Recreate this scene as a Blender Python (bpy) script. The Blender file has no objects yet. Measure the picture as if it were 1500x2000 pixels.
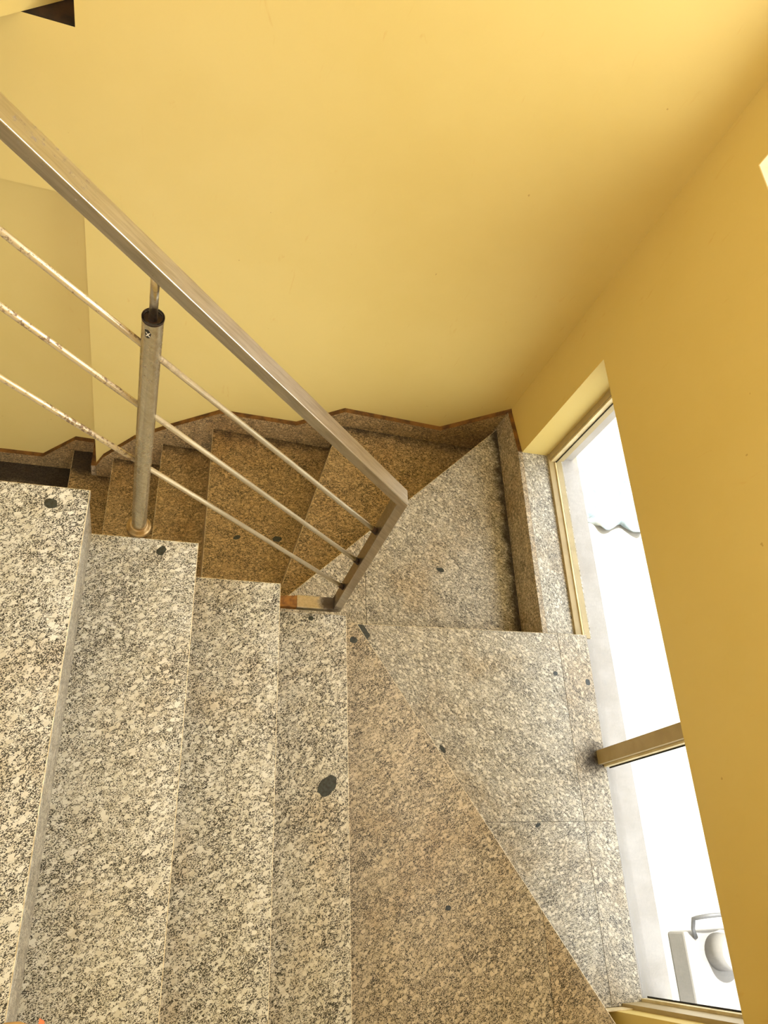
import bpy, bmesh, math, random
from mathutils import Vector, Matrix

sc = bpy.context.scene
COL = sc.collection
random.seed(7)

# ------------------------------------------------------------------ camera
# world axes: X along the far wall, Y towards the far wall, Z up; eye at the origin
R = [[0.95477518, 0.10418091, 0.27847924],
     [-0.03628892, -0.88877096, 0.45691279],
     [0.29510585, -0.44635471, -0.84479584]]
cam = bpy.data.cameras.new('camera')
cam_ob = bpy.data.objects.new('camera', cam)
COL.objects.link(cam_ob)
cam_ob.matrix_world = Matrix([[R[i][0], -R[i][1], -R[i][2], 0.0] for i in range(3)] + [[0, 0, 0, 1]])
cam.sensor_fit = 'HORIZONTAL'
cam.sensor_width = 36.0
cam.lens = 36.0 * 1485.73 / 1500.0
cam.clip_start = 0.02
sc.camera = cam_ob

# ------------------------------------------------------------------ daylight and exposure
world = bpy.data.worlds.new('daylight')
sc.world = world
world.use_nodes = True
bgn = world.node_tree.nodes['Background']
bgn.inputs[0].default_value = (1.0, 0.985, 0.96, 1)
bgn.inputs[1].default_value = 7.0
sc.view_settings.view_transform = 'Standard'
sc.view_settings.look = 'None'
sc.view_settings.gamma = 1.0
sc.view_settings.use_curve_mapping = False
sc.view_settings.exposure = -0.07
sc.cycles.use_denoising = True
sc.cycles.max_bounces = 12
sc.cycles.diffuse_bounces = 7
sc.cycles.sample_clamp_indirect = 6.0
sc.cycles.caustics_reflective = False
sc.cycles.caustics_refractive = False

# opening positions (metres, eye = 0)
XW = 1.417            # inner face of the window wall
XO = 1.66             # outer face
YL, YR_ = 1.662, -0.305   # window openings run from YL (far) to YR_ (near)
ZSILL, ZLINT = -2.4134, -1.780
ZUP0, ZUP1 = -1.003, 0.32
XLEFT = -1.9
ZCEIL = 1.35
YNEAR = -0.36


def portal(name, loc, rot, sx, sy):
    l = bpy.data.lights.new(name, 'AREA')
    l.shape = 'RECTANGLE'; l.size = sx; l.size_y = sy
    l.cycles.is_portal = True
    o = bpy.data.objects.new(name, l); COL.objects.link(o)
    o.location = loc; o.rotation_euler = rot


portal('daylight_portal', (XO + .02, .68, (ZUP0 + ZUP1) / 2), (0, math.pi / 2, 0), ZUP1 - ZUP0, 2.0)
portal('daylight_portal', (XO + .02, .68, -2.1), (0, math.pi / 2, 0), .66, 2.0)
portal('daylight_portal', (-.55, YNEAR - .12, .38), (-math.pi / 2, 0, 0), 2.3, .76)  # daylight for the added opening above the eye
portal('daylight_portal', (XLEFT - .12, .90, .80), (0, -math.pi / 2, 0), .9, 1.7)  # daylight for the added opening high on the left
portal('daylight_portal', (-.235, YNEAR - .12, -2.98), (-math.pi / 2, 0, 0), 1.03, 1.56)  # daylight for the added low opening under the flight
portal('daylight_portal', (5.3, 1.0, 2.2), (0, 0, 0), 7.2, 14)
sun = bpy.data.lights.new('sun', 'SUN')
sun.energy = 30.0; sun.angle = .01; sun.color = (1.0, .97, .90)
sun_ob = bpy.data.objects.new('sun', sun); COL.objects.link(sun_ob)
SUN = Vector((.085, -.42, -.9))          # travels past the building, never in through the windows
sun_ob.rotation_euler = SUN.to_track_quat('-Z', 'Y').to_euler()


# ------------------------------------------------------------------ node helpers
def new_mat(name):
    m = bpy.data.materials.new(name); m.use_nodes = True
    nt = m.node_tree
    return m, nt, nt.nodes['Principled BSDF']


def nd(nt, t, **kw):
    n = nt.nodes.new(t)
    for k, v in kw.items():
        setattr(n, k, v)
    return n


def lk(nt, a, b):
    nt.links.new(a, b)


def put(nt, sock, v):
    if hasattr(v, 'is_output') or isinstance(v, bpy.types.NodeSocket):
        nt.links.new(v, sock)
    else:
        sock.default_value = v


def math_(nt, op, a, b=None, c=None, clamp=False):
    n = nd(nt, 'ShaderNodeMath', operation=op, use_clamp=clamp)
    put(nt, n.inputs[0], a)
    if b is not None: put(nt, n.inputs[1], b)
    if c is not None: put(nt, n.inputs[2], c)
    return n.outputs[0]


def smooth(nt, v, a, b, lo=0.0, hi=1.0):
    n = nd(nt, 'ShaderNodeMapRange', interpolation_type='SMOOTHSTEP')
    put(nt, n.inputs[0], v)
    n.inputs[1].default_value = a; n.inputs[2].default_value = b
    n.inputs[3].default_value = lo; n.inputs[4].default_value = hi
    return n.outputs[0]


def noise(nt, vec, scale, detail=2.0, rough=.5, dist=0.0):
    n = nd(nt, 'ShaderNodeTexNoise')
    lk(nt, vec, n.inputs['Vector'])
    n.inputs['Scale'].default_value = scale
    n.inputs['Detail'].default_value = detail
    n.inputs['Roughness'].default_value = rough
    n.inputs['Distortion'].default_value = dist
    return n


def mix(nt, f, a, b, mode='MIX'):
    n = nd(nt, 'ShaderNodeMix', data_type='RGBA', blend_type=mode)
    put(nt, n.inputs[0], f); put(nt, n.inputs[6], a); put(nt, n.inputs[7], b)
    return n.outputs[2]


def rgb(r, g, b):
    def f(c):
        c /= 255.0
        return c / 12.92 if c <= .04045 else ((c + .055) / 1.055) ** 2.4
    return (f(r), f(g), f(b), 1)


# ------------------------------------------------------------------ materials
def make_granite():
    m, nt, bs = new_mat('granite')
    geo = nd(nt, 'ShaderNodeNewGeometry')
    ang = nd(nt, 'ShaderNodeAttribute', attribute_type='OBJECT', attribute_name='grain_angle')
    seed = nd(nt, 'ShaderNodeAttribute', attribute_type='OBJECT', attribute_name='grain_seed')
    soil_shade = nd(nt, 'ShaderNodeAttribute', attribute_type='OBJECT', attribute_name='soil_shade')
    rot = nd(nt, 'ShaderNodeVectorRotate', rotation_type='Z_AXIS')
    lk(nt, geo.outputs['Position'], rot.inputs['Vector']); lk(nt, ang.outputs['Fac'], rot.inputs['Angle'])
    comb = nd(nt, 'ShaderNodeCombineXYZ')
    for i in range(3): lk(nt, seed.outputs['Fac'], comb.inputs[i])
    add = nd(nt, 'ShaderNodeVectorMath', operation='ADD')
    lk(nt, rot.outputs[0], add.inputs[0]); lk(nt, comb.outputs[0], add.inputs[1])
    scl = nd(nt, 'ShaderNodeVectorMath', operation='MULTIPLY')
    lk(nt, add.outputs[0], scl.inputs[0]); scl.inputs[1].default_value = (.74, 1.12, 1.0)
    P = scl.outputs[0]
    # feldspar laths
    vor = nd(nt, 'ShaderNodeTexVoronoi', feature='F1'); vor.inputs['Scale'].default_value = 118
    warp = noise(nt, P, 150, 2, .6)
    wv = nd(nt, 'ShaderNodeVectorMath', operation='MULTIPLY_ADD')
    lk(nt, warp.outputs['Color'], wv.inputs[0]); wv.inputs[1].default_value = (.012, .012, .012); lk(nt, P, wv.inputs[2])
    lk(nt, wv.outputs[0], vor.inputs['Vector'])
    sep = nd(nt, 'ShaderNodeSeparateColor'); lk(nt, vor.outputs['Color'], sep.inputs[0])
    lath = math_(nt, 'MULTIPLY', smooth(nt, sep.outputs[0], .74, .78), smooth(nt, vor.outputs['Distance'], .62, .42))
    # dark mica specks gathered in swarms
    n1 = noise(nt, P, 520, 2, .65, .3).outputs['Fac']
    n2 = noise(nt, P, 150, 2, .6, .5).outputs['Fac']
    n3 = noise(nt, P, 260, 2, .6, .8).outputs['Fac']
    s = math_(nt, 'ADD', math_(nt, 'MULTIPLY', n1, .74), math_(nt, 'MULTIPLY', n2, .30))
    s = math_(nt, 'SUBTRACT', s, math_(nt, 'MULTIPLY', lath, .17))
    swarm = noise(nt, P, 17, 3, .6, .4).outputs['Fac']
    s = math_(nt, 'ADD', s, math_(nt, 'MULTIPLY_ADD', swarm, .14, -.070))
    dark = smooth(nt, s, .526, .550)
    mid = smooth(nt, math_(nt, 'ADD', math_(nt, 'MULTIPLY', n3, .8), math_(nt, 'MULTIPLY', lath, -.3)), .38, .50)
    base = mix(nt, sep.outputs[1], rgb(224, 228, 226), rgb(203, 204, 195))
    c = mix(nt, math_(nt, 'MULTIPLY', mid, .62), base, rgb(122, 116, 102))
    c = mix(nt, math_(nt, 'MULTIPLY', dark, .97), c, rgb(16, 15, 16))
    # rusty staining, then per-stone brown tint: dirt plus painted-in dim warm light
    st = noise(nt, geo.outputs['Position'], 3.2, 4, .62).outputs['Fac']
    stf = math_(nt, 'MULTIPLY', smooth(nt, st, .48, .70), .40)
    c = mix(nt, stf, c, mix(nt, 1.0, c, rgb(216, 184, 130), 'MULTIPLY'))
    c = mix(nt, soil_shade.outputs['Fac'], c, mix(nt, 1.0, c, rgb(212, 168, 92), 'MULTIPLY'))
    # black grime and painted-in shade along the skirtings
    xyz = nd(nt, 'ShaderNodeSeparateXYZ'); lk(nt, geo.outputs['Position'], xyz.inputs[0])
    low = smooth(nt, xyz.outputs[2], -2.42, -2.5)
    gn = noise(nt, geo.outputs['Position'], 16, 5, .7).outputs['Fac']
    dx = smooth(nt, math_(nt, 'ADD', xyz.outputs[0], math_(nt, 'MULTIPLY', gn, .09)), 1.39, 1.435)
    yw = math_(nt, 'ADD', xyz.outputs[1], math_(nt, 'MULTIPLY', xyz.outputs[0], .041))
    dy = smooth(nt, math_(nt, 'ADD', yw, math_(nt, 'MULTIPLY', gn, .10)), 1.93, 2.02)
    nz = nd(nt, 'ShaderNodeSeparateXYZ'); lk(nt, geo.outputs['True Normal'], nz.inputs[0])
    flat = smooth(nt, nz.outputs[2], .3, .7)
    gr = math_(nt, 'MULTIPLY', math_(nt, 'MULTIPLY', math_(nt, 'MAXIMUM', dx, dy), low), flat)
    # scorch smear on the sill stone beside the window mullion
    dist = nd(nt, 'ShaderNodeVectorMath', operation='DISTANCE')
    lk(nt, geo.outputs['Position'], dist.inputs[0]); dist.inputs[1].default_value = (1.505, .415, -2.376)
    sm = smooth(nt, math_(nt, 'ADD', dist.outputs['Value'], math_(nt, 'MULTIPLY', gn, -.06)), .055, -.03)
    gr = math_(nt, 'MAXIMUM', gr, sm)
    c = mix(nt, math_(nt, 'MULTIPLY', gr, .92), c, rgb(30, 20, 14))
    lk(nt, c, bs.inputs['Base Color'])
    r = math_(nt, 'MULTIPLY_ADD', n3, .25, .24)
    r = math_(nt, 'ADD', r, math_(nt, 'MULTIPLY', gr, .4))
    lk(nt, r, bs.inputs['Roughness'])
    bp = nd(nt, 'ShaderNodeBump'); bp.inputs['Strength'].default_value = .06; bp.inputs['Distance'].default_value = .001
    lk(nt, n1, bp.inputs['Height']); lk(nt, bp.outputs[0], bs.inputs['Normal'])
    return m


def plain(name, col, rough=.5, metal=0.0, var=None, vscale=8, bump=0.0, bscale=60, spec=.5):
    m, nt, bs = new_mat(name)
    tc = nd(nt, 'ShaderNodeNewGeometry')
    n = noise(nt, tc.outputs['Position'], vscale, 4, .6).outputs['Fac']
    lk(nt, mix(nt, smooth(nt, n, .35, .68), col, var or col), bs.inputs['Base Color'])
    bs.inputs['Roughness'].default_value = rough
    bs.inputs['Metallic'].default_value = metal
    bs.inputs['Specular IOR Level'].default_value = spec
    if bump:
        h = noise(nt, tc.outputs['Position'], bscale, 3, .6).outputs['Fac']
        bp = nd(nt, 'ShaderNodeBump'); bp.inputs['Strength'].default_value = bump; bp.inputs['Distance'].default_value = .002
        lk(nt, h, bp.inputs['Height']); lk(nt, bp.outputs[0], bs.inputs['Normal'])
    return m


def make_paint(name, col, var):
    m, nt, bs = new_mat(name)
    geo = nd(nt, 'ShaderNodeNewGeometry')
    p = geo.outputs['Position']
    n = noise(nt, p, 2.2, 5, .6).outputs['Fac']
    c = mix(nt, smooth(nt, n, .35, .7), col, var)
    # small knocks, scuffs and hairs of dirt
    sp = noise(nt, p, 34, 2, .5).outputs['Fac']
    c = mix(nt, math_(nt, 'MULTIPLY', smooth(nt, sp, .775, .80), .45), c, rgb(150, 104, 44))
    mp = nd(nt, 'ShaderNodeVectorMath', operation='MULTIPLY'); lk(nt, p, mp.inputs[0]); mp.inputs[1].default_value = (9, 9, 2.2)
    sc_ = noise(nt, mp.outputs[0], 2.1, 3, .6, 1.5).outputs['Fac']
    c = mix(nt, math_(nt, 'MULTIPLY', smooth(nt, sc_, .66, .78), .22), c, rgb(196, 140, 60))
    lk(nt, c, bs.inputs['Base Color'])
    bs.inputs['Roughness'].default_value = .55
    bs.inputs['Specular IOR Level'].default_value = .3
    h = noise(nt, p, 26, 4, .6).outputs['Fac']
    bp = nd(nt, 'ShaderNodeBump'); bp.inputs['Strength'].default_value = .10; bp.inputs['Distance'].default_value = .004
    lk(nt, h, bp.inputs['Height']); lk(nt, bp.outputs[0], bs.inputs['Normal'])
    return m


def make_steel(name, rust, col=(175, 165, 145), rough=.26, metal=1.0):
    m, nt, bs = new_mat(name)
    geo = nd(nt, 'ShaderNodeNewGeometry'); p = geo.outputs['Position']
    mp = nd(nt, 'ShaderNodeVectorRotate', rotation_type='Y_AXIS'); lk(nt, p, mp.inputs[0]); mp.inputs['Angle'].default_value = -.81
    st = nd(nt, 'ShaderNodeVectorMath', operation='MULTIPLY'); lk(nt, mp.outputs[0], st.inputs[0]); st.inputs[1].default_value = (1, 12, 12)
    n = noise(nt, st.outputs[0], 14, 4, .65).outputs['Fac']
    sm = noise(nt, p, 16, 5, .7).outputs['Fac']
    c = mix(nt, smooth(nt, n, .3, .7), rgb(*col), rgb(col[0] - 24, col[1] - 26, col[2] - 28))
    sp = noise(nt, p, 120, 4, .75).outputs['Fac']
    grp = noise(nt, p, 9, 2, .6).outputs['Fac']
    rf = math_(nt, 'MULTIPLY', smooth(nt, math_(nt, 'ADD', sp, math_(nt, 'MULTIPLY', grp, .5)), .86 - rust * .2, .96 - rust * .2), min(1, .35 + rust))
    px = nd(nt, 'ShaderNodeSeparateXYZ'); lk(nt, p, px.inputs[0])
    rf = math_(nt, 'MULTIPLY', rf, smooth(nt, px.outputs[0], .02, -.06, .12, 1.0))
    c = mix(nt, rf, c, rgb(92, 58, 34))
    # brown-black scorch left by the weld between end post and foot
    ds = nd(nt, 'ShaderNodeVectorMath', operation='DISTANCE'); lk(nt, p, ds.inputs[0]); ds.inputs[1].default_value = (.480, .757, -1.962)
    sc_ = smooth(nt, math_(nt, 'MULTIPLY_ADD', sp, -.03, ds.outputs['Value']), .030, .006)
    c = mix(nt, math_(nt, 'MULTIPLY', sc_, .92), c, rgb(44, 26, 14))
    rf = math_(nt, 'MAXIMUM', rf, math_(nt, 'MULTIPLY', sc_, .9))
    lk(nt, c, bs.inputs['Base Color'])
    lk(nt, math_(nt, 'MULTIPLY', math_(nt, 'SUBTRACT', 1.0, rf), metal), bs.inputs['Metallic'])
    lk(nt, math_(nt, 'ADD', math_(nt, 'MULTIPLY_ADD', sm, .10, rough - .05), math_(nt, 'MULTIPLY', rf, .3)), bs.inputs['Roughness'])
    return m


def make_glass(name, tint):
    m = bpy.data.materials.new(name); m.use_nodes = True
    nt = m.node_tree; nt.nodes.clear()
    out = nd(nt, 'ShaderNodeOutputMaterial')
    tr = nd(nt, 'ShaderNodeBsdfTransparent'); tr.inputs[0].default_value = tint
    gl = nd(nt, 'ShaderNodeBsdfGlossy'); gl.inputs['Roughness'].default_value = .02
    lw = nd(nt, 'ShaderNodeLayerWeight'); lw.inputs['Blend'].default_value = .5
    fr = nd(nt, 'ShaderNodeMath', operation='MULTIPLY_ADD')
    lk(nt, math_(nt, 'POWER', lw.outputs['Facing'], 4.5), fr.inputs[0])
    fr.inputs[1].default_value = .8; fr.inputs[2].default_value = .025
    mx = nd(nt, 'ShaderNodeMixShader')
    lk(nt, fr.outputs[0], mx.inputs[0]); lk(nt, tr.outputs[0], mx.inputs[1]); lk(nt, gl.outputs[0], mx.inputs[2])
    lk(nt, mx.outputs[0], out.inputs[0])
    return m


M = {}
M['granite'] = make_granite()
M['edge'] = plain('worn_granite_edge', rgb(228, 218, 190), .45, 0, rgb(176, 160, 122), 90)
M['pale_stone'] = plain('pale_smooth_stone', rgb(226, 212, 176), .5, 0, rgb(206, 188, 146), 30)
M['joint'] = plain('joint_grout', rgb(70, 58, 40), .8)
M['concrete'] = plain('concrete', rgb(150, 132, 96), .8, 0, rgb(120, 104, 74), 10)
M['paint'] = make_paint('yellow_wall_paint', (.680, .538, .190, 1), (.660, .516, .172, 1))
M['cream'] = plain('cream_reveal_paint', rgb(244, 228, 184), .55, 0, rgb(236, 216, 160), 6)
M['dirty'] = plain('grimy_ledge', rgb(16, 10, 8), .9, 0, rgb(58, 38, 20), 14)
M['ledge_dirt'] = plain('skirting_top_grime', rgb(132, 92, 42), .8, 0, rgb(80, 54, 26), 18)
M['rail_steel'] = make_steel('brushed_steel_tube', .05, (196, 190, 178), .30)
M['post_steel'] = make_steel('brushed_steel_post', .0, (204, 194, 168), .26, .85)
M['bar_steel'] = make_steel('pitted_steel_bar', .42, (222, 210, 182), .30, .62)
M['rust'] = plain('rusted_steel', rgb(146, 100, 40), .7, 0, rgb(104, 66, 28), 60, .3, 200)
M['dark_metal'] = plain('dark_scorched_metal', rgb(36, 24, 16), .5, .3, rgb(58, 36, 20), 40)
M['flange'] = plain('base_ring_steel', rgb(176, 152, 108), .32, .6, rgb(140, 112, 70), 30)
M['alu'] = plain('anodised_window_frame', rgb(172, 154, 112), .42, .0, rgb(160, 142, 100), 12)
M['alu_light'] = plain('light_glazing_bead', rgb(226, 212, 168), .42, .1, rgb(206, 188, 140), 14)
M['gasket'] = plain('black_gasket', rgb(20, 18, 16), .6)
M['glass'] = make_glass('hazy_window_glass', (.80, .81, .80, 1))
M['clear_glass'] = make_glass('window_glass', (.98, .98, .97, 1))
M['inclusion'] = plain('dark_stone_inclusion', rgb(52, 60, 60), .35, 0, rgb(30, 34, 34), 160)
M['terrace'] = plain('pale_terrace', (.275, .268, .250, 1), .8, 0, (.255, .248, .230, 1), 3)
M['outer_sill'] = plain('pale_outer_sill', rgb(172, 168, 165), .7, 0, rgb(160, 155, 150), 8)
M['unit'] = plain('pale_housing', (.150, .142, .136, 1), .6, 0, (.140, .132, .126, 1), 8)
M['unit_dark'] = plain('grey_hose', (.07, .07, .075, 1), .5)
M['sheet'] = plain('pale_blue_plastic', (.13, .185, .22, 1), .4, 0, (.22, .225, .225, 1), 14)
M['tan'] = plain('tan_shoe_leather', rgb(214, 182, 124), .5, 0, rgb(200, 166, 106), 30)
M['tan_sole'] = plain('tan_sole', rgb(186, 150, 92), .6, 0, rgb(170, 134, 80), 30)
M['orange'] = plain('orange_sole', rgb(226, 122, 70), .6, 0, rgb(206, 108, 60), 30)
M['black'] = plain('black_print', rgb(16, 15, 14), .4)
M['white'] = plain('white_print', rgb(226, 222, 210), .5)


# ------------------------------------------------------------------ mesh helpers
def finish(name, bm, mats, parent=None, smooth_=False):
    bmesh.ops.recalc_face_normals(bm, faces=bm.faces)
    me = bpy.data.meshes.new(name)
    bm.to_mesh(me); bm.free()
    for m in (mats if isinstance(mats, (list, tuple)) else [mats]):
        me.materials.append(m)
    if smooth_:
        for p in me.polygons: p.use_smooth = True
    o = bpy.data.objects.new(name, me); COL.objects.link(o)
    if parent is not None: o.parent = parent
    return o


def add_prism(bm, poly, z0, z1, mi=0):
    a = [bm.verts.new((x, y, z0)) for x, y in poly]
    b = [bm.verts.new((x, y, z1)) for x, y in poly]
    n = len(poly)
    fs = [bm.faces.new(list(reversed(a))), bm.faces.new(b)]
    for i in range(n):
        fs.append(bm.faces.new((a[i], a[(i + 1) % n], b[(i + 1) % n], b[i])))
    for f in fs: f.material_index = mi
    return fs


def add_hull(bm, pts_a, pts_b, mi=0):
    """closed loft between two matching outlines of 3D points"""
    a = [bm.verts.new(p) for p in pts_a]; b = [bm.verts.new(p) for p in pts_b]
    n = len(a)
    fs = [bm.faces.new(list(reversed(a))), bm.faces.new(b)]
    for i in range(n):
        fs.append(bm.faces.new((a[i], a[(i + 1) % n], b[(i + 1) % n], b[i])))
    for f in fs: f.material_index = mi
    return fs


def add_box(bm, x0, x1, y0, y1, z0, z1, mi=0):
    return add_prism(bm, [(x0, y0), (x1, y0), (x1, y1), (x0, y1)], z0, z1, mi)


def add_tube(bm, p, q, r, n=20, r2=None, mi=0, caps=True):
    p = Vector(p); q = Vector(q); d = (q - p).normalized()
    u = d.orthogonal().normalized(); v = d.cross(u)
    r2 = r if r2 is None else r2
    A = []; B = []
    for i in range(n):
        t = 2 * math.pi * i / n
        o = u * math.cos(t) + v * math.sin(t)
        A.append(bm.verts.new(p + o * r)); B.append(bm.verts.new(q + o * r2))
    for i in range(n):
        f = bm.faces.new((A[i], A[(i + 1) % n], B[(i + 1) % n], B[i])); f.smooth = True; f.material_index = mi
    if caps:
        f = bm.faces.new(list(reversed(A))); f.material_index = mi
        f = bm.faces.new(B); f.material_index = mi


def add_path(bm, path, r, n=10):
    rings = []
    for i, p in enumerate(path):
        d = (path[min(i + 1, len(path) - 1)] - path[max(i - 1, 0)]).normalized()
        u = Vector((0, 1, 0)) - d * d.y
        u.normalize(); v = d.cross(u)
        rings.append([bm.verts.new(p + (u * math.cos(2 * math.pi * k / n) + v * math.sin(2 * math.pi * k / n)) * r) for k in range(n)])
    for a, b in zip(rings, rings[1:]):
        for k in range(n):
            bm.faces.new((a[k], a[(k + 1) % n], b[(k + 1) % n], b[k])).smooth = True
    bm.faces.new(list(reversed(rings[0]))); bm.faces.new(rings[-1])


def add_lathe(bm, c, prof, n=36, mi=0):
    rings = []
    for r, z in prof:
        rings.append([bm.verts.new((c[0] + r * math.cos(2 * math.pi * i / n), c[1] + r * math.sin(2 * math.pi * i / n), c[2] + z)) for i in range(n)])
    for a, b in zip(rings, rings[1:]):
        for i in range(n):
            f = bm.faces.new((a[i], a[(i + 1) % n], b[(i + 1) % n], b[i])); f.smooth = True; f.material_index = mi
    bm.faces.new(list(reversed(rings[0]))).material_index = mi
    bm.faces.new(rings[-1]).material_index = mi


def bevel(bm, w, seg=1, mat=-1, sel=None):
    es = [e for e in bm.edges if sel is None or sel(e)]
    bmesh.ops.bevel(bm, geom=es, offset=w, offset_type='OFFSET', segments=seg, profile=.5, affect='EDGES', material=mat, clamp_overlap=True)


def clip(poly, a, b, off=0.0):
    """keep the part of a polygon to the left of the line a->b, moved left by off"""
    ax, ay = a; dx, dy = b[0] - ax, b[1] - ay
    L = math.hypot(dx, dy); nx, ny = -dy / L, dx / L
    f = lambda p: (p[0] - ax) * nx + (p[1] - ay) * ny - off
    out = []
    for i in range(len(poly)):
        p, q = poly[i], poly[(i + 1) % len(poly)]
        fp, fq = f(p), f(q)
        if fp >= 0: out.append(p)
        if (fp >= 0) != (fq >= 0):
            t = fp / (fp - fq)
            out.append((p[0] + (q[0] - p[0]) * t, p[1] + (q[1] - p[1]) * t))
    return out


def empty(name, loc=(0, 0, 0)):
    o = bpy.data.objects.new(name, None); COL.objects.link(o)
    o.location = loc; o.empty_display_size = .1
    bpy.context.view_layer.update()
    return o


def tag(o, label=None, cat=None, group=None, kind=None):
    if label: o['label'] = label
    if cat: o['category'] = cat
    if group: o['group'] = group
    if kind: o['kind'] = kind
    return o


def attach(o, parent):
    """parent keeping world coordinates (parent is an unrotated empty)"""
    o.parent = parent
    o.matrix_parent_inverse = Matrix.Translation(-Vector(parent.location))
    return o


# ------------------------------------------------------------------ room shell
WK = .041
def yfar(x): return 1.98 - (x + .34) * WK     # far wall face (very slightly out of square)
XJ = -.335                                     # corner where the far wall steps back
YB = 2.11                                      # face of the recessed wall

# far wall, main leaf
bm = bmesh.new()
add_prism(bm, [(XJ, yfar(XJ)), (XO, yfar(XO)), (XO, 2.35), (XJ, 2.35)], -4.1, ZCEIL)
tag(finish('wall_far', bm, M['paint']), 'large yellow painted far wall behind the railing', kind='structure')

# recessed leaf below and above the flush beam
bm = bmesh.new()
add_box(bm, XLEFT - .1, XJ, YB, 2.35, -4.1, ZCEIL)
tag(finish('wall_recess', bm, M['paint']), 'yellow recessed wall set back left of the far wall', kind='structure')
bm = bmesh.new()
fs = add_prism(bm, [(XLEFT - .1, yfar(XLEFT)), (XJ, yfar(XJ)), (XJ, YB), (XLEFT - .1, YB)], -1.834, -1.297)
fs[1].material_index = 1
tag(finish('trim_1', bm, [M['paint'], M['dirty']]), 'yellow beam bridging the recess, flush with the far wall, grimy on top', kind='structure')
bm = bmesh.new()
add_prism(bm, [(-.50, 1.94), (-.36, 2.088), (-.36, YB), (-1.1, YB), (-1.1, 1.30)], -1.295, ZCEIL)
tag(finish('wall_corner', bm, M['paint']), 'splayed plaster wall standing over the grimy beam top', kind='structure')

# window wall
bm = bmesh.new()
add_box(bm, XW, XO, YNEAR - .1, yfar(XW) + .05, -4.1, ZSILL - .03)
add_box(bm, XW, XO, YL, yfar(XW) + .05, ZSILL - .03, ZUP0)
add_box(bm, XW, XO, YNEAR - .1, YR_, ZSILL - .03, ZUP0)
add_box(bm, XW, XO, YR_, YL, ZLINT, ZUP0)
add_box(bm, XW, XO, YL + .045, yfar(XW) + .05, ZUP0, ZCEIL)
add_box(bm, XW, XO, YNEAR - .1, YR_, ZUP0, ZCEIL)
add_box(bm, XW, XO, YR_, YL + .045, ZUP1, ZCEIL)
tag(finish('wall_right', bm, M['paint']), 'yellow window wall with a low window slot near the treads', kind='structure')

bm = bmesh.new()      # wall behind the eye, with an unseen opening added overhead to light the far wall
add_box(bm, .6, XO, YNEAR - .1, YNEAR, -4.1, ZCEIL)
add_box(bm, XLEFT - .1, -1.7, YNEAR - .1, YNEAR, -4.1, ZCEIL)
add_box(bm, -1.7, .6, YNEAR - .1, YNEAR, .76, ZCEIL)
add_box(bm, -1.7, .6, YNEAR - .1, YNEAR, -2.20, .0)
add_box(bm, -1.7, -.75, YNEAR - .1, YNEAR, -4.1, -2.20)      # unseen low opening added here to light the recess
add_box(bm, .28, .6, YNEAR - .1, YNEAR, -4.1, -2.20)
add_box(bm, -.75, .28, YNEAR - .1, YNEAR, -4.1, -3.762)
tag(finish('wall_near', bm, M['paint']), kind='structure')
bm = bmesh.new()
add_box(bm, XLEFT - .1, XLEFT, YNEAR - .1, 2.35, -4.1, .35)
add_box(bm, XLEFT - .1, XLEFT, YNEAR - .1, .05, .35, ZCEIL)  # unseen high opening added to brighten the window wall
add_box(bm, XLEFT - .1, XLEFT, 1.75, 2.35, .35, ZCEIL)
add_box(bm, XLEFT - .1, XLEFT, .05, 1.75, 1.25, ZCEIL)
tag(finish('wall_left', bm, M['paint']), kind='structure')
bm = bmesh.new()
add_box(bm, XLEFT - .1, XO, YNEAR - .1, 2.35, ZCEIL, ZCEIL + .12)
tag(finish('ceiling', bm, M['cream']), kind='structure')

# ------------------------------------------------------------------ staircase
G, Q, D0 = .22, .9, 6.29883
def Z(k): return -(D0 + k * Q) * G
TH = .022
stairs = empty('staircase', (.6, .7, Z(6)))
tag(stairs, 'speckled granite winder staircase turning down around the railing foot', 'staircase')
YE = .728            # ends of the upper treads at the stairwell
YN = YNEAR + .002


def slab(poly, k, ang, seed, soil_shade, name='tread', edge=.0016, th=TH, noses=()):
    bm = bmesh.new()
    add_prism(bm, poly, Z(k) - th, Z(k))
    zt = Z(k) - 1e-4
    def near(v, a, b):
        dx, dy = b[0] - a[0], b[1] - a[1]
        return abs((v.co.x - a[0]) * dy - (v.co.y - a[1]) * dx) / math.hypot(dx, dy) < .002
    bevel(bm, edge, 1, 1, lambda e: all(v.co.z > zt for v in e.verts) and any(all(near(v, a, b) for v in e.verts) for a, b in noses))
    o = finish(name, bm, [M['granite'], M['edge']])
    attach(o, stairs)
    o['grain_angle'] = ang; o['grain_seed'] = seed; o['soil_shade'] = soil_shade
    return o


def riser(a, b, k, drop, ang, seed, soil_shade, th=.016, back=.003):
    """upright stone under the nosing a->b (solid on the left of a->b)"""
    dx, dy = b[0] - a[0], b[1] - a[1]; L = math.hypot(dx, dy)
    nx, ny = -dy / L, dx / L
    p = lambda q, d: (q[0] + nx * d, q[1] + ny * d)
    bm = bmesh.new()
    add_prism(bm, [p(a, back), p(b, back), p(b, back + th), p(a, back + th)], Z(k) - drop, Z(k) - TH)
    o = finish('riser', bm, M['granite']); attach(o, stairs)
    o['grain_angle'] = ang; o['grain_seed'] = seed; o['soil_shade'] = soil_shade
    return o


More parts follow.
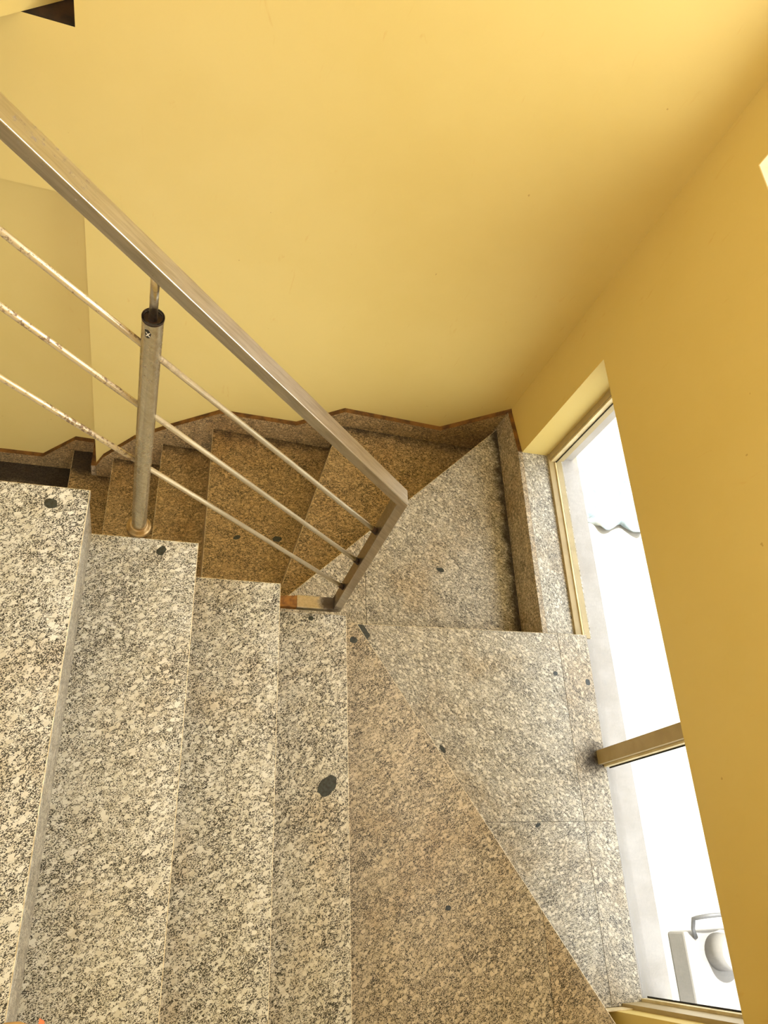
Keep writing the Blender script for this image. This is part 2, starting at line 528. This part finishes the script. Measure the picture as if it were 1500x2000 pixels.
RH = Q * G
core = bmesh.new()
NX = [-.136, .085, .305, .528]          # nosing positions of the four straight upper treads
UPA = math.radians(-38)
seeds = iter([i * 3.71 for i in range(40)])
tread = {}
for k in range(-2, 4):
    xn = NX[k] if k >= 0 else NX[0] + k * .221
    xb = (NX[k - 1] if k >= 1 else xn - .221) - .018
    if k == -2: xb = XLEFT + .002
    sd = next(seeds)
    a, b = (xn, YE - .003), (xn, YN)
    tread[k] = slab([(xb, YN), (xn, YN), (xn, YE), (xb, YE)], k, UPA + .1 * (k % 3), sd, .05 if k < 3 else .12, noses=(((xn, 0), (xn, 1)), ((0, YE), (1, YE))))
    # a -> b runs towards the near wall, so the solid is on its right: swap
    riser(b, a, k, RH, UPA, sd + 1.3, .25)
    add_box(core, xb, xn - .021, YN, YE - .012, Z(k) - .36, Z(k) - TH)

far_a, far_b = (2.0, yfar(2.0) - .0235), (-1.0, yfar(-1.0) - .0235)   # left of a->b is the stairwell side

# E: first winder, two stones
e0, e1 = (.610, .782), (1.336, -.336)
E_ = [(.512, YN), (1.349, YN), (.615, .774), (.600, YE + .05), (.512, YE + .035)]
sd = next(seeds)
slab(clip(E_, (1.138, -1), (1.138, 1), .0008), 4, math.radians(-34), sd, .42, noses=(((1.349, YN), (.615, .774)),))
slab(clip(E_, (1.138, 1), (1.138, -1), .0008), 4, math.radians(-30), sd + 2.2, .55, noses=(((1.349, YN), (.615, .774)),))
riser((1.349, YN), (.615, .774), 4, RH, UPA, sd + .7, .4)
add_prism(core, clip(E_, (1.349, YN), (.615, .774), .022), Z(4) - .36, Z(4) - TH)

# F: second winder running into the window, four stones with joints
XF0, XF1 = 1.556, 1.542
F_ = [(.585, .70), (1.31, -.30), (XF1, -.300), (XF0, .861), (.64, .846), (.585, .82)]
ja, jb = (1.4345, 1.0), (1.436, -1.0)
FA = math.radians(36)
sd = next(seeds)
f_main = clip(F_, jb, ja, .0009)
fm = clip(f_main, (0, .2155), (2, .2155), .0007)
FN = (((XF0, .861), (.64, .846)),)
tread[5] = slab(fm, 5, FA, sd, .22, noses=FN)
slab(clip(f_main, (2, .2155), (0, .2155), .0007), 5, math.radians(-20), sd + 1.9, .22)
f_strip = clip(F_, ja, jb, .0009)
slab(clip(f_strip, (0, .2155), (2, .2155), .0007), 5, FA + .5, sd + 4.1, .34, name='sill_stone', noses=FN)
slab(clip(f_strip, (2, .2155), (0, .2155), .0007), 5, FA + .2, sd + 5.3, .30, name='sill_stone')
riser((XW - .022, .856), (.60, .843), 5, RH, FA, sd + .7, .4)
riser((.585, .82), (.585, .70), 5, RH, FA, sd + .9, .4)
add_prism(core, clip(clip(F_, (XW - .03, .836), (.6, .82), 0), (XW - .025, -1), (XW - .025, 2)), Z(5) - .40, Z(5) - TH - .001)

# G: third winder, two stones
g0, g1 = (.42, .961), (1.362, 1.841)
G_ = clip(clip([(.42, .83), (1.3965, .83), (1.3965, 2.0), (.42, 2.0)], g1, g0, 0), far_a, far_b, 0)
sd = next(seeds)
tread[6] = slab(clip(G_, (.763, 3), (.763, -1), .0008), 6, math.radians(28), sd, .25, noses=((g0, g1),))
slab(clip(G_, (.763, -1), (.763, 3), .0008), 6, math.radians(60), sd + 2.0, .30, noses=((g0, g1),))
riser(g1, g0, 6, RH, FA, sd + .7, .5)
add_prism(core, clip(G_, g1, g0, .022), Z(6) - .40, Z(6) - TH)

# H: fourth winder
hd = (.195, .639)
h0, h1 = (.482 - hd[0] * .34, 1.136 - hd[1] * .34), (.482 + hd[0] * 1.32, 1.136 + hd[1] * 1.32)
H_ = clip([(.30, .83), (1.3965, .83), (1.3965, 2.1), (.30, 2.1)], h1, h0, 0)
H_ = clip(clip(H_, far_a, far_b, 0), g0, g1, -.03)
H_ = clip(H_, (0, h0[1]), (2, h0[1]), 0)
sd = next(seeds)
tread[7] = slab(H_, 7, math.radians(-8), sd, .80, noses=((h0, h1),))
riser(h1, h0, 7, RH, FA, sd + .7, .7)
add_prism(core, clip(H_, h1, h0, .022), Z(7) - .40, Z(7) - TH)

# I .. L: straight lower flight running down to the left
NL = {8: .181, 9: -.031, 10: -.252, 11: -.457}
nxt = {8: None, 9: .181, 10: -.031, 11: -.252}
for k in range(8, 12):
    xn = NL[k]
    x2 = .75 if k == 8 else nxt[k] + .018
    poly = [(xn, .93), (x2, .93), (x2, 2.3), (xn, 2.3)]
    if k == 8: poly = clip(poly, h0, h1, -.02)
    if k <= 10:
        poly = clip(poly, far_a, far_b, 0)
    else:   # the recess begins inside this tread
        poly = [(xn, .93), (x2, .93), (x2, yfar(x2) - .0235), (XJ - .022, yfar(XJ) - .0235), (XJ - .022, YB - .0235), (xn, YB - .0235)]
    sd = next(seeds)
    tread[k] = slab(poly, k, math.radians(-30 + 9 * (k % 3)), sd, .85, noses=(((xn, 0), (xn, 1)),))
    ye = (yfar(xn) if k <= 10 else YB) - .024
    riser((xn, ye), (xn, .93), k, RH, FA, sd + .7, .8)
    cp = [(max(x, xn + .021), y) for x, y in poly]
    add_prism(core, cp, max(Z(k) - .40, Z(12) - .2), Z(k) - TH)
o = finish('stair_body', core, M['concrete']); attach(o, stairs)

# lower landing
bm = bmesh.new()
add_box(bm, XLEFT, XW, YNEAR, YB, Z(12) - .25, Z(12) - TH)
fl = tag(finish('floor', bm, M['concrete']), 'dim granite lower landing at the left end of the lower flight', kind='structure')
sd = next(seeds)
for x0, x1 in ((XLEFT + .003, -1.12), (-1.118, -.442)):
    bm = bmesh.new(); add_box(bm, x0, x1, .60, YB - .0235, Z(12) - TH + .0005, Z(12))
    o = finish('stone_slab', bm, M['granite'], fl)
    o['grain_angle'] = -.3; o['grain_seed'] = sd + x0; o['soil_shade'] = .6


# dark inclusions in the stone: thin inlays of their own
def inclusion(k, x, y, rx, ry, ang, parent, pts=None, n=16):
    bm = bmesh.new()
    if pts is None:
        rnd = random.Random(int(x * 1000) + k)
        pts = []
        for i in range(n):
            t = 2 * math.pi * i / n; w = 1 + rnd.uniform(-.14, .14)
            a, b = rx * math.cos(t) * w, ry * math.sin(t) * w
            pts.append((x + a * math.cos(ang) - b * math.sin(ang), y + a * math.sin(ang) + b * math.cos(ang)))
    add_prism(bm, pts, Z(k) - .004, Z(k) + .0005)
    o = finish('dark_inclusion', bm, M['inclusion'])
    o.parent = parent
    o.matrix_parent_inverse = Matrix.Identity(4)
    return o


inclusion(3, .473, .269, .030, .019, .75, tread[3])
inclusion(3, .426, .712, .008, .007, 0, tread[3], n=10)
inclusion(1, .007, .701, .013, .009, .9, tread[1], n=9)
inclusion(0, -.201, .691, .012, .011, 0, tread[0], n=10)
inclusion(5, 0, 0, 0, 0, 0, tread[5], [(.672, .856 - .012), (.694, .842), (.716, .806), (.704, .792), (.690, .815)][::-1])
inclusion(5, .951, .437, .015, .007, -1.0, tread[5], n=9)
inclusion(5, 1.404, .708, .010, .008, 0, tread[5], n=9)
inclusion(5, 1.53, .681, .010, .012, 0, tread[5], n=9)
inclusion(5, 1.261, .205, .011, .006, .4, tread[5], n=9)
inclusion(4, .602, .722, .013, .011, .2, tread[3], n=9)
inclusion(4, .855, -.018, .009, .007, .2, tread[3], n=9)
inclusion(6, 1.073, 1.161, .016, .010, -.2, tread[6], n=10)
inclusion(8, .314, 1.406, .016, .010, .4, tread[8], n=9)
inclusion(8, .488, 1.417, .020, .014, .2, tread[8], n=10)


# ------------------------------------------------------------------ skirtings
def skirt_piece(parent, top, yback, depth, name='skirting_stone', seed=0.0):
    """upright stone against a wall running along X; top = list of (x, z) left to right"""
    bm = bmesh.new()
    lowz = min(z for _, z in top) - .22
    A = [(x, yback(x) - depth, z) for x, z in top] + [(top[-1][0], yback(top[-1][0]) - depth, lowz), (top[0][0], yback(top[0][0]) - depth, lowz)]
    B = [(x, yback(x), z) for x, z in top] + [(top[-1][0], yback(top[-1][0]), lowz), (top[0][0], yback(top[0][0]), lowz)]
    fs = add_hull(bm, A, B)
    for f in fs[2:2 + len(top) - 1]: f.material_index = 1
    o = finish(name, bm, [M['granite'], M['ledge_dirt']], parent)
    o['grain_angle'] = .4; o['grain_seed'] = seed; o['soil_shade'] = .85
    return o


bfar = tag(empty('baseboard_far'), 'zigzag granite skirting stepping down along the far wall', kind='structure')
pts = [(-.333, -3.470), (-.300, -3.382), (-.160, -3.178), (-.012, -3.045), (.199, -2.874), (.545, -2.885), (.735, -2.727), (1.205, -2.764), (1.417, -2.452 * 1.98 / 1.908)]
P3 = []
for x, z in pts:
    s_ = yfar(x) / 1.98 if x < 1.41 else 1.908 / 1.98
    P3.append((x * s_ if x < 1.41 else x, z * s_))
P3[0] = (XJ + .002, P3[0][1])
for i, (a, b) in enumerate(((0, 4), (4, 6), (6, 8))):
    skirt_piece(bfar, P3[a:b + 1], yfar, .022, seed=11.3 * i)
# recess part, with the short return at the step
yb_ = lambda x: YB
skirt_piece(bfar, [(XLEFT, -3.668), (-.612, -3.668), (-.447, -3.465), (XJ - .024, -3.470)], yb_, .022, seed=40.0)
bm = bmesh.new()
fs = add_box(bm, XJ - .022, XJ, yfar(XJ) - .022, YB - .0005, -3.75, -3.470)
fs[1].material_index = 1
o = finish('skirting_stone', bm, [M['granite'], M['ledge_dirt']], bfar); o['grain_angle'] = .2; o['grain_seed'] = 44.0; o['soil_shade'] = .7

bwin = tag(empty('baseboard_window'), 'granite skirting below the window sill beside the third winder', kind='structure')
bm = bmesh.new()
fs = add_hull(bm,
    [(XW - .020, .855, ZSILL), (XW - .020, YL, ZSILL), (XW - .020, yfar(XW) - .023, -2.452), (XW - .020, yfar(XW) - .023, -2.72), (XW - .020, .855, -2.72)],
    [(XW, .855, ZSILL), (XW, YL, ZSILL), (XW, yfar(XW) - .023, -2.452), (XW, yfar(XW) - .023, -2.72), (XW, .855, -2.72)])
fs[3].material_index = 1
o = finish('skirting_stone', bm, [M['granite'], M['ledge_dirt']], bwin); o['grain_angle'] = 1.2; o['grain_seed'] = 51.0; o['soil_shade'] = .55

bnear = tag(empty('baseboard_near'), kind='structure')
bm = bmesh.new()
add_box(bm, 1.345, 1.4715, YR_ + .0005, YR_ + .0035, Z(5) - .12, Z(5) + .055)
o = finish('skirting_stone', bm, M['pale_stone'], bnear)

# ------------------------------------------------------------------ low window
win = tag(empty('window_1', (1.55, .7, ZSILL)), 'low window beside the winders, bright white daylight through two panes', kind='structure')


def wpart(name, bm, mats):
    o = finish(name, bm, mats); attach(o, win); return o


bm = bmesh.new()
add_box(bm, XW + .0005, 1.601, .855, YL, ZSILL - .028, ZSILL)
o = wpart('sill_stone', bm, M['granite']); o['grain_angle'] = 1.3; o['grain_seed'] = 60.0; o['soil_shade'] = .22
bm = bmesh.new()   # grey-white splayed jamb plaster, far side
add_box(bm, XW, 1.535, YL - .0015, YL, ZSILL, ZLINT)
wpart('reveal_plaster', bm, M['paint'])
XG = 1.564
bm = bmesh.new()
add_box(bm, 1.530, 1.590, .857, YL, ZSILL + .0005, ZSILL + .011)
wpart('bottom_rail', bm, M['alu'])
bm = bmesh.new()
add_box(bm, 1.556, 1.562, .86, YL - .04, ZSILL + .011, ZSILL + .016)
wpart('glazing_bead', bm, M['alu_light'])


def upright(y0, y1, x0, side, z0=ZSILL + .011):
    """vertical frame bar; side = -1 when its glass is on the near side, +1 far side, 0 both"""
    bm = bmesh.new()
    add_box(bm, x0, 1.600, y0, y1, z0, ZLINT)
    wpart('frame_post', bm, M['alu'])
    bm = bmesh.new()
    if side <= 0:
        add_box(bm, 1.540, 1.5625, y0 - .008, y0, z0, ZLINT)
        wpart('glazing_bead', bm, M['alu_light'])
        bm = bmesh.new()
        add_box(bm, 1.5615, 1.5635, y0 - .0125, y0 - .006, z0, ZLINT)
        wpart('gasket', bm, M['gasket'])
    if side > 0:
        add_box(bm, 1.540, 1.5625, y1, y1 + .008, z0, ZLINT)
        wpart('glazing_bead', bm, M['alu_light'])
        bm = bmesh.new()
        add_box(bm, 1.5615, 1.5635, y1 + .006, y1 + .0125, z0, ZLINT)
        wpart('gasket', bm, M['gasket'])


bm = bmesh.new()
add_box(bm, 1.602, 1.685, YR_ - .04, YL + .04, ZSILL - .0295, ZSILL - .012)
wpart('outer_sill', bm, M['outer_sill'])
bm = bmesh.new(); add_box(bm, 1.5575, 1.6015, YR_, .8545, ZSILL - .0295, ZSILL + .010)
wpart('outer_sill', bm, M['outer_sill'])
for y0, y1 in ((YL - .002, YL), (YR_, YR_ + .002)):
    bm = bmesh.new(); add_box(bm, 1.6015, XO, y0, y1, ZSILL - .010, ZLINT)
    wpart('outer_reveal', bm, M['outer_sill'])
upright(1.634, YL - .0016, 1.535, -1)
upright(.396, .442, 1.520, 0, Z(5) + .0005)
upright(YR_, YR_ + .012, 1.472, 1, Z(5) + .0005)
bm = bmesh.new(); add_box(bm, 1.53, 1.60, YR_, YL, ZLINT - .035, ZLINT)
wpart('top_rail', bm, M['alu'])
for y0, y1 in ((.443, 1.633), (YR_ + .013, .395)):
    bm = bmesh.new(); add_box(bm, XG, XG + .005, y0, y1, ZSILL + .012, ZLINT - .036)
    wpart('glass_pane', bm, M['glass'])

# upper window (its near-lower corner shows at the right edge of the picture)
win2 = tag(empty('window_2', (1.55, .7, ZUP0)), 'white corner of the upper window reveal on the yellow window wall', kind='structure')
Y2 = YL + .045
def w2(name, bm, m):
    o = finish(name, bm, m); attach(o, win2); return o
bm = bmesh.new(); add_box(bm, XW, XO, YR_, Y2, ZUP0, ZUP0 + .003); w2('sill', bm, M['cream'])
bm = bmesh.new(); add_box(bm, XW, XO, Y2 - .003, Y2, ZUP0 + .003, ZUP1); w2('reveal', bm, M['cream'])
bm = bmesh.new(); add_box(bm, XW, XO, YR_, YR_ + .003, ZUP0 + .003, ZUP1); w2('reveal', bm, M['cream'])
for y0, y1 in ((Y2 - .043, Y2 - .003), (.66, .70), (YR_ + .003, YR_ + .043)):
    bm = bmesh.new(); add_box(bm, 1.57, 1.61, y0, y1, ZUP0 + .003, ZUP1); w2('frame_post', bm, M['alu'])
for z0, z1 in ((ZUP0 + .003, ZUP0 + .04), (ZUP1 - .04, ZUP1)):
    for y0, y1 in ((.70, Y2 - .043), (YR_ + .043, .66)):
        bm = bmesh.new(); add_box(bm, 1.57, 1.61, y0, y1, z0, z1); w2('frame_rail', bm, M['alu'])
for y0, y1 in ((.70, Y2 - .043), (YR_ + .043, .66)):
    bm = bmesh.new(); add_box(bm, 1.588, 1.592, y0, y1, ZUP0 + .04, ZUP1 - .04); w2('glass_pane', bm, M['clear_glass'])

# ------------------------------------------------------------------ railing
rail = empty('stair_railing', (.05, .753, Z(3)))
tag(rail, 'brushed stainless steel stair railing with flat handrail, round post and three bars', 'railing')
def rp(name, bm, m, parent=None):
    o = finish(name, bm, m)
    attach(o, rail)
    if parent is not None:
        o.parent = parent
        o.matrix_parent_inverse = Matrix.Identity(4)
    return o
Y0, Y1 = .735, .771
YC = .753
def ztop(x): return -.6007 - 1.0386 * (x + .20245)
XE = .4885
XS = -.78
HV = .0285
bm = bmesh.new()
prof = [(XS, ztop(XS)), (XE, ztop(XE)), (XE, ztop(XE) - .034), (.464, ztop(.464) - HV), (XS, ztop(XS) - HV)]
add_hull(bm, [(x, Y0, z) for x, z in prof], [(x, Y1, z) for x, z in prof])
bevel(bm, .0016, 2)
rp('handrail', bm, M['rail_steel'])
# flat end post, then the foot turned back towards the riser
bm = bmesh.new()
zt, zb = ztop(.464) - HV + .004, -1.983
add_hull(bm, [(.4641, Y0 + .0004, zt), (.4881, Y0 + .0004, zt), (.4881, Y1 - .0004, zt), (.4641, Y1 - .0004, zt)],
             [(.486, Y0, zb), (.510, Y0, zb), (.510, Y1, zb), (.486, Y1, zb)])
bevel(bm, .0014, 2)
rp('end_post', bm, M['rail_steel'])
bm = bmesh.new()
add_box(bm, .383, .4865, Y0, Y1, -1.984, -1.962)
bevel(bm, .0014, 2)
rp('foot_bar', bm, M['rail_steel'])
bm = bmesh.new()
add_hull(bm, [(.300, Y0 + .002, -1.985), (.300, Y1 - .008, -1.985), (.300, Y1 - .008, -1.968), (.300, Y0 + .002, -1.968)],
             [(.3845, Y0 + .001, -1.984), (.3845, Y1 - .001, -1.984), (.3845, Y1 - .001, -1.9635), (.3845, Y0 + .001, -1.9635)])
rp('rusty_bracket', bm, M['rust'])['label'] = 'rusty brown bracket at the railing foot'

# round post with open top, thin stem and stepped ring at its base
def post(cx, zb, zt, zr, lean=-.0045):
    c0, c1 = (cx + lean, YC, zb), (cx, YC, zt)
    bm = bmesh.new(); r = .0156
    add_tube(bm, (cx + lean, YC, zb - .13), c0, r, 28)
    add_tube(bm, c0, c1, r, 28, caps=False)
    add_tube(bm, (cx, YC, zt - .004), c1, r - .0018, 28, caps=False)
    p = rp('post', bm, M['post_steel'])
    bm = bmesh.new()
    add_lathe(bm, (cx, YC, zt), [(.0110, -.012), (.0139, -.004), (.0152, -.001), (.0162, 0), (.0162, -.003), (.0158, -.005)], 28)
    rp('scorched_cap', bm, M['dark_metal'], p)['label'] = 'dark scorched rim on the round post'
    bm = bmesh.new(); add_tube(bm, (cx, YC, zt - .012), (cx, YC, zr), .0062, 18)
    rp('stem', bm, M['rail_steel'], p)
    bm = bmesh.new()
    add_lathe(bm, (cx + lean, YC, zb), [(.0262, -.004), (.0262, .004), (.0245, .007), (.0232, .007), (.0222, .011), (.0205, .0115), (.0195, .015), (.0160, .016)], 36)
    rp('base_ring', bm, M['flange'], p)
    bm = bmesh.new(); add_box(bm, cx + lean - .018, cx + lean + .018, YE - .0125, YC - .010, zb - .10, zb - .028)
    rp('fixing_plate', bm, M['rust'], p)
    return p


pp = post(-.041, Z(1), -.886, ztop(-.041) - HV + .002)
post(-.57, Z(-1) - .02, -.335, ztop(-.57) - HV + .002, 0)
# small black sticker with a white x
bm = bmesh.new()
def on_post(dx, z):
    return (-.041 + dx, YC - math.sqrt(.0159 ** 2 - dx ** 2), z)
def patch(bm, pts, lift, mi):
    vs = []
    for dx, z in pts:
        p = Vector(on_post(dx, z)); n = Vector((p.x + .041, p.y - YC, 0)).normalized()
        vs.append(bm.verts.new(p + n * lift))
    f = bm.faces.new(vs); f.material_index = mi
patch(bm, [(-.0100, -.9015), (-.0055, -.8995), (-.0052, -.9175), (-.0080, -.9165)], 0, 0)
patch(bm, [(-.0055, -.8995), (-.0040, -.9010), (-.0005, -.9075), (-.0025, -.9160), (-.0052, -.9175)], 0, 0)
for a, b in (((-.0078, -.9050), (-.0024, -.9135)), ((-.0026, -.9050), (-.0072, -.9135))):
    w = .0009
    patch(bm, [(a[0] - w, a[1]), (a[0] + w, a[1]), (b[0] + w, b[1]), (b[0] - w, b[1])], .0003, 1)
rp('sticker', bm, [M['black'], M['white']], pp)['label'] = 'small black sticker with a white x'

# three round bars, each welded into the post and the end post
for (xa, za), (xb, zb_) in (((-.2266, -.7757), (.449, -1.467)), ((-.2437, -.9174), (.4583, -1.645)), ((-.264, -1.089), (.4531, -1.806))):
    s_ = (zb_ - za) / (xb - xa)
    x0, x1 = XS, .470
    bm = bmesh.new()
    add_tube(bm, (x0, YC, za + s_ * (x0 - xa)), (x1, YC, za + s_ * (x1 - xa)), .0052, 16)
    o = rp('bar', bm, M['bar_steel'])
    bm = bmesh.new()
    xe = .468 + (.486 - .464) * max(0, (-1.35 - (za + s_ * (.465 - xa))) / .63)
    zc = za + s_ * (xe - xa)
    add_tube(bm, (xe - .016, YC, zc + .016), (xe - .001, YC, zc + .001), .0066, 14, .0085)
    rp('weld', bm, M['dark_metal'], o)

# ------------------------------------------------------------------ outside the glass
bm = bmesh.new()
add_box(bm, XO, 9, -6, 8, -3.55, -3.40)
tag(finish('ground', bm, M['terrace']), 'pale sunlit terrace outside the low window', kind='structure')

# pale boxy unit with a rounded drum and a looped hose, standing on the terrace
def rounded(bm, w, seg=2): bevel(bm, w, seg)
unit = empty('pump_unit', (2.62, -.40, -3.40))
tag(unit, 'pale grey low boxy unit with a drum and looped hose outside the lower window pane', 'pump')
def up(name, bm, m):
    o = finish(name, bm, m); attach(o, unit); return o
bm = bmesh.new(); add_box(bm, 2.395, 2.95, -.66, -.160, -3.40, -3.28); rounded(bm, .010)
up('housing', bm, M['unit'])
bm = bmesh.new(); add_tube(bm, (2.56, -.245, -3.28), (2.56, -.245, -3.17), .075, 28, .068); up('drum', bm, M['unit'])
bm = bmesh.new(); add_tube(bm, (2.56, -.245, -3.17), (2.56, -.245, -3.14), .026, 20); up('cap', bm, M['unit_dark'])
bm = bmesh.new()
path = [Vector((2.66, -.175, -3.265)), Vector((2.62, -.130, -3.21))]
for i in range(13):
    t = i / 12 * math.pi
    path.append(Vector((2.50 + .085 * math.cos(t), -.110 + .012 * math.sin(t), -3.22 + .075 * math.sin(t))))
path += [Vector((2.425, -.150, -3.25)), Vector((2.45, -.185, -3.275))]
add_path(bm, path, .009)
up('hose', bm, M['unit_dark'])

# crumpled bluish plastic sheet
bm = bmesh.new()
rnd = random.Random(5); NXg, NYg = 22, 22; grid = []
for i in range(NXg + 1):
    row = []
    for j in range(NYg + 1):
        u, v = i / NXg - .5, j / NYg - .5
        r = 1 + .12 * math.sin(9 * math.atan2(v, u + 1e-6))
        z = .035 + .024 * math.sin(23 * u + 5 * v) * math.sin(19 * v - 4 * u) + rnd.uniform(-.006, .006)
        z = max(.0, z - .12 * max(0, math.hypot(u, v) - .42))
        row.append(bm.verts.new((2.56 + u * .52 * r, 2.10 + v * .42 * r, -3.40 + z)))
    grid.append(row)
for i in range(NXg):
    for j in range(NYg):
        bm.faces.new((grid[i][j], grid[i + 1][j], grid[i + 1][j + 1], grid[i][j + 1]))
o = finish('plastic_sheet', bm, M['sheet'], smooth_=True)
md = o.modifiers.new('thick', 'SOLIDIFY'); md.thickness = .002
tag(o, 'crumpled pale blue plastic sheet lying outside the upper window pane', 'plastic sheet')

# toe of a tan shoe at the very edge of the picture
shoe = empty('shoe', (-.130, -.23, Z(0)))
tag(shoe, 'tan shoe tip with orange trim on the nosing of the top tread', 'shoe')
def loft(name, secs, m):
    bm = bmesh.new(); rings = []
    for y, hw, z0, z1, cx in secs:
        ring = []
        for i in range(16):
            t = 2 * math.pi * i / 16
            cz = (z0 + z1) / 2; hz = (z1 - z0) / 2
            c_, s_ = math.cos(t), math.sin(t)
            ring.append(bm.verts.new((cx + hw * math.copysign(abs(c_) ** .7, c_), y, Z(0) + cz + hz * math.copysign(abs(s_) ** .7, s_))))
        rings.append(ring)
    for a, b in zip(rings, rings[1:]):
        for i in range(16): bm.faces.new((a[i], a[(i + 1) % 16], b[(i + 1) % 16], b[i]))
    bm.faces.new(list(reversed(rings[0]))); bm.faces.new(rings[-1])
    o = finish(name, bm, m, smooth_=True); attach(o, shoe); return o
SX = -.126
loft('sole', [(-.336, .018, .001, .014, SX), (-.325, .028, .001, .016, SX), (-.26, .029, .001, .016, SX), (-.19, .036, .001, .014, SX), (-.150, .034, .001, .013, SX), (-.135, .024, .001, .012, SX), (-.130, .010, .002, .011, SX)], M['tan_sole'])
bm = bmesh.new(); add_hull(bm, [(SX + .0345, -.150, Z(0) + .001), (SX + .0345, -.128, Z(0) + .001), (SX + .0345, -.128, Z(0) + .010), (SX + .0345, -.150, Z(0) + .014)], [(SX + .0445, -.152, Z(0) + .001), (SX + .0415, -.132, Z(0) + .001), (SX + .0415, -.132, Z(0) + .008), (SX + .0445, -.152, Z(0) + .011)])
o = finish('side_trim', bm, M['orange']); attach(o, shoe); o['label'] = 'orange trim on the shoe side'
loft('upper', [(-.332, .016, .012, .060, SX), (-.322, .025, .012, .068, SX), (-.26, .026, .012, .062, SX), (-.20, .032, .011, .044, SX), (-.160, .030, .010, .034, SX), (-.142, .022, .010, .026, SX), (-.134, .010, .010, .018, SX)], M['tan'])
